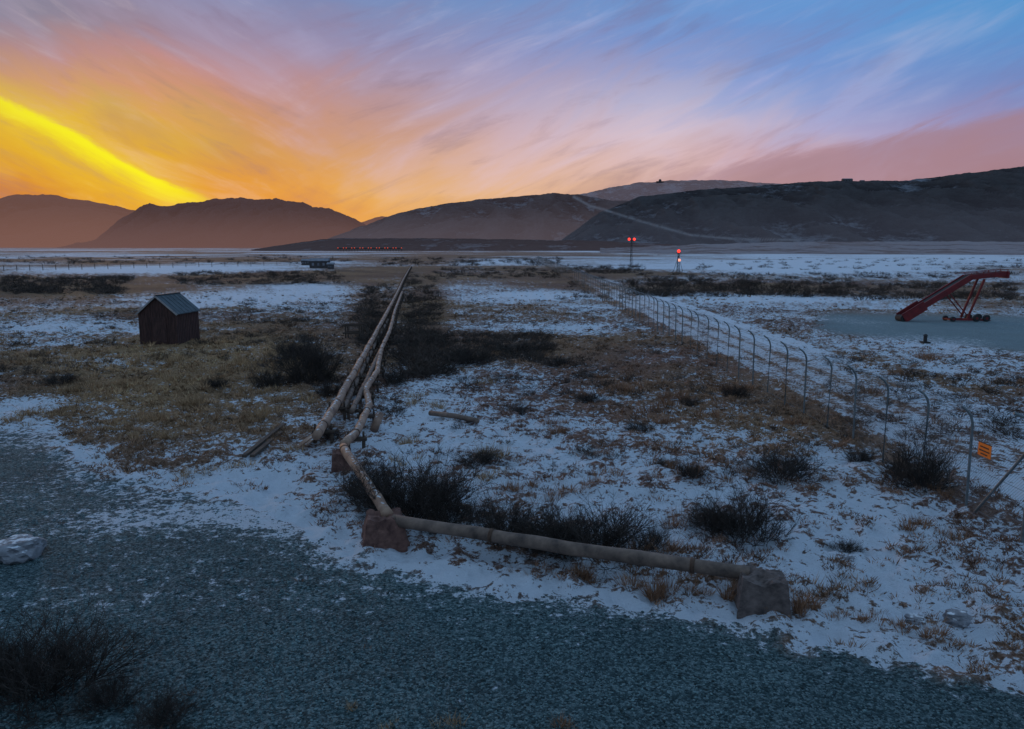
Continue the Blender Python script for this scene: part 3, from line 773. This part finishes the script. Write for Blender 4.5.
# =================== GRASS ===================
def grass(name, N, r0, r1, hmin, hmax, nb, seed):
    rg = np.random.default_rng(seed)
    az_ = rg.uniform(-.72, .72, N); r_ = np.exp(rg.uniform(math.log(r0), math.log(r1), N))
    x = r_*np.sin(az_); y = r_*np.cos(az_)
    S_, G_, _, W_, T_, Hh = fields(x, y)
    cl = fbm(x*1.1, y*1.1, 3, 91)
    pr = np.clip((.50-S_+Hh*3+(cl-.5)*2.4)*1.8, .0, 1)*(G_ < .25)
    k = rg.random(N) < pr
    k |= (rg.random(N) < .002) & (G_ > .5)
    k &= ~((np.abs(x-16) < 3) & (y > 14) & (rg.random(N) < .7))
    x, y, W_, T_, Hh = x[k], y[k], W_[k], T_[k], Hh[k]; n = len(x)
    dist = np.hypot(x, y)
    ht = rg.uniform(hmin, hmax, n)*(.6+.9*T_)*(.5+1.1*vn(x/2, y/2, 9))
    spread = rg.uniform(.06, .2, n)
    a = rg.uniform(0, 6.28, (n, nb)); rb = rg.random((n, nb))*spread[:, None]
    bx = x[:, None]+np.cos(a)*rb; by = y[:, None]+np.sin(a)*rb
    hb = ht[:, None]*rg.uniform(.35, 1.1, (n, nb)); le = rg.uniform(.3, 1.3, (n, nb))*hb
    wd = (.005+dist*.00042)[:, None]*np.ones((1, nb))
    pa = rg.uniform(0, 3.14, (n, nb)); z0 = Hh[:, None]-.02
    tx = bx+np.cos(a)*le; ty = by+np.sin(a)*le
    p0 = np.stack([bx-np.cos(pa)*wd, by-np.sin(pa)*wd, z0+0*bx], 2); p1 = np.stack([bx+np.cos(pa)*wd, by+np.sin(pa)*wd, z0+0*bx], 2)
    p2 = np.stack([tx, ty, z0+hb], 2)
    Vg = np.stack([p0, p1, p2], 2).reshape(-1, 3); Fg = np.arange(len(Vg)).reshape(-1, 3)
    cb = np.array([.16, .098, .068]); cw = np.array([.28, .15, .10]); ct = np.array([.54, .34, .19])
    c = cb+(cw-cb)*W_[:, None]; c = c+(ct-c)*T_[:, None]; c = c*rg.uniform(.3, 1.4, (n, 1))
    C = np.repeat(c, nb*3, 0).reshape(-1, 3)
    C = C*rg.uniform(.7, 1.3, (len(C)//3, 1)).repeat(3, 0)
    np_mesh(name, Vg, Fg, [attr_mat(name+'_mat')], False, {'A': np.clip(C, 0, .65)})
grass('dry_grass', 70000, 10, 120, .06, .20, 12, 5)

def tuft(u, v, wpx, hpx, n, c, seed):
    rg = np.random.default_rng(seed); p = g(u, v); D = depth(p); w_ = wpx*D/F/2; h_ = hpx*D/F
    subs = 4; cx = rg.normal(0, w_*.45, subs); cy = rg.normal(0, w_*.3, subs); si = rg.integers(0, subs, n); sh = rg.uniform(.5, 1.1, subs)
    a = rg.uniform(0, 6.28, n); rb = np.sqrt(rg.random(n))*w_*.3
    bx = p.x+cx[si]+np.cos(a)*rb; by = p.y+cy[si]+np.sin(a)*rb; hb = h_*rg.uniform(.3, 1.1, n)*sh[si]; le = rg.uniform(.1, .9, n)*h_*.8
    pa = rg.uniform(0, 3.14, n); wd = .003+D*.00025; z0 = hgt(p.x, p.y)-.03
    p0 = np.stack([bx-np.cos(pa)*wd, by-np.sin(pa)*wd, z0+0*bx], 1); p1 = np.stack([bx+np.cos(pa)*wd, by+np.sin(pa)*wd, z0+0*bx], 1)
    p2 = np.stack([bx+np.cos(a)*le, by+np.sin(a)*le, z0+hb], 1)
    return np.stack([p0, p1, p2], 1).reshape(-1, 3), np.repeat(np.array(c)[None]*rg.uniform(.4, 1.4, (n, 1)), 3, 0)
TT_ = [(580,574,36,22,260),(590,578,26,14,160),(645,588,52,28,380),(662,590,30,18,160),(700,592,40,16,200),(728,598,30,24,260),(797,612,26,26,200),(530,572,36,12,140),(640,556,50,24,300),(612,560,30,12,160),
 (925,358,48,14,500),(353,710,20,12,80),(390,728,20,12,80),(450,728,24,18,120),(565,728,28,20,120),(935,636,24,18,140),(880,612,20,10,100),(905,530,20,12,120),(920,525,26,16,160),(945,530,24,12,140),(962,538,26,18,160),
 (815,610,26,20,160),(845,612,40,12,200),(870,622,30,10,160),(910,630,40,12,160),(970,640,30,12,120),(185,474,36,14,180),(70,415,40,10,200),(240,470,50,9,160),(160,420,50,14,260),(110,430,40,10,200),(490,460,46,16,260),(730,392,30,14,200),(690,400,26,14,180),(665,400,26,12,180),(690,478,40,16,200),(660,466,30,10,150),
 (200,405,60,14,300),(100,390,60,14,300),(270,420,40,14,200),(290,400,40,14,200),(795,425,30,14,160),(550,500,30,14,100),(680,520,50,20,300),(715,520,30,12,150),(300,450,30,12,140)]
rt_ = random.Random(5)
for i in range(70): TT_.append((rt_.uniform(400, 960), rt_.uniform(375, 500), rt_.uniform(20, 46), rt_.uniform(7, 13), 140))
for i in range(55): TT_.append((rt_.uniform(10, 330), rt_.uniform(350, 445), rt_.uniform(20, 50), rt_.uniform(7, 13), 140))
vv_, cc_ = [], []
for i, q in enumerate(TT_):
    c = (.34, .18, .105) if q[0] > 500 else (.46, .30, .17)
    a, b_ = tuft(*q, c, 100+i); vv_.append(a); cc_.append(b_)
vv_ = np.concatenate(vv_); cc_ = np.concatenate(cc_)
np_mesh('grass_tufts', vv_, np.arange(len(vv_)).reshape(-1, 3), [attr_mat('tuft_mat')], False, {'A': np.clip(cc_, 0, .65)})

# =================== SHRUBS ===================
def shrub_template(seed, stems, kids, thick, sides=3, droop=0.):
    r = random.Random(seed); bb = Buf()
    def branch(p, d, L, th, lvl):
        pts = [p]; n = 4 if lvl == 0 else 3
        q = p.copy(); dd = d.copy()
        for i in range(n):
            dd = (dd+Vector((r.uniform(-.3, .3), r.uniform(-.3, .3), r.uniform(-.12, .2)))).normalized()
            q = q+dd*L/n; pts.append(q.copy())
        bb.tube(pts, [th*(1-.7*i/n) for i in range(n+1)], sides, 0, False)
        if lvl < 2:
            for k in range(kids[lvl]):
                f = r.uniform(.2, 1)*n; i = min(int(f), n-1); pp = pts[i].lerp(pts[i+1], f-i)
                nd = (dd+Vector((r.uniform(-1, 1), r.uniform(-1, 1), r.uniform(-.4, .5)))).normalized()
                branch(pp, nd, L*r.uniform(.35, .65), th*.62, lvl+1)
    for s_ in range(stems):
        a = r.uniform(0, 6.28); ti = r.uniform(.15, 1.4)
        d = Vector((math.cos(a)*math.sin(ti), math.sin(a)*math.sin(ti), math.cos(ti)))
        rr_ = r.uniform(0, .5)
        branch(Vector((math.cos(a)*rr_, math.sin(a)*rr_, -.03)), d, r.uniform(.35, .72), thick, 0)
    return bb
tm = []
for i in range(3):
    bb = shrub_template(20+i, 80, (9, 4), .0075)
    me = bpy.data.meshes.new('willow_shrub'); me.from_pydata(bb.v, [], bb.f); me.materials.append(m_twig); tm.append(me)
NEAR = [(412,516,120,56),(368,500,70,40),(450,522,70,34),(390,508,60,30),(505,542,80,40),(545,547,80,38),(600,553,120,44),(570,548,60,30),(745,535,95,46),(715,530,60,28),(780,478,80,28),(920,486,70,50),(40,695,150,72),(110,705,60,30),(0,690,80,50),(160,722,70,26),
 (310,382,60,40),(268,386,36,20),(480,466,50,14),(690,480,34,14),(330,440,24,14),(300,362,50,22),(330,395,30,16),(440,500,40,24),(655,548,40,20),
 (665,466,30,9),(735,398,30,14),(520,412,34,9),(590,402,30,9),(640,430,34,9),(860,462,30,16),(845,548,34,12),(395,382,26,14),(560,366,40,9),(470,362,60,16),(520,352,60,12),(215,388,30,10),(60,385,40,10),(690,405,26,10)]
for i, (u, v, wp, hp) in enumerate(NEAR):
    p = g(u, v); D = depth(p)
    o = bpy.data.objects.new('willow_shrub', tm[i % 3]); sc.collection.objects.link(o)
    o.location = (p.x, p.y, hgt(p.x, p.y)-.02); sx = wp*D/F/1.7; o.scale = (sx, sx, hp*D/F/.75); o.rotation_euler = (0, 0, rnd.uniform(0, 6.28))
temps = []
for i in range(4):
    bb = shrub_template(70+i, 16, (4, 2), .019)
    V_ = np.array(bb.v); F_ = np.array(bb.f); temps.append((V_, F_))
BANDS = [(0,130,277,294,200,1.1),(170,345,272,285,200,1.0),(362,392,285,350,100,.9),(404,438,272,378,200,.9),(440,560,268,279,150,.9),(440,552,335,364,150,.6),
 (630,850,280,297,270,1.15),(850,1015,284,300,140,1.0),(640,1015,273,279,110,1.0),(282,342,345,388,24,.9),(0,350,256,264,140,1.6),(560,640,266,274,80,1.3),(380,560,258,266,140,1.6),
 (0,360,300,380,130,.5),(440,720,300,400,260,.38),(820,1020,355,440,100,.45),(400,900,400,480,80,.26),(355,372,300,330,14,.8),(700,1020,258,270,110,1.2),(380,400,350,420,16,.45),(225,340,300,345,60,.6),(560,640,278,300,60,.7)]
Vs, Fs, off = [], [], 0
rg = np.random.default_rng(77)
for (u0, u1, v0, v1, n, hm) in BANDS:
    for i in range(n):
        p = g(rg.uniform(u0, u1), rg.uniform(v0, v1)); V_, F_ = temps[rg.integers(4)]
        a = rg.uniform(0, 6.28); sx = hm*rg.uniform(.8, 2.2); sz_ = hm*rg.uniform(.5, 1.3)
        x = (V_[:, 0]*math.cos(a)-V_[:, 1]*math.sin(a))*sx+p.x; y = (V_[:, 0]*math.sin(a)+V_[:, 1]*math.cos(a))*sx+p.y
        Vs.append(np.stack([x, y, V_[:, 2]*sz_], 1)); Fs.append(F_+off); off += len(V_)
np_mesh('shrub_thicket', np.concatenate(Vs), np.concatenate(Fs), [m_twig2], False)
print('done')
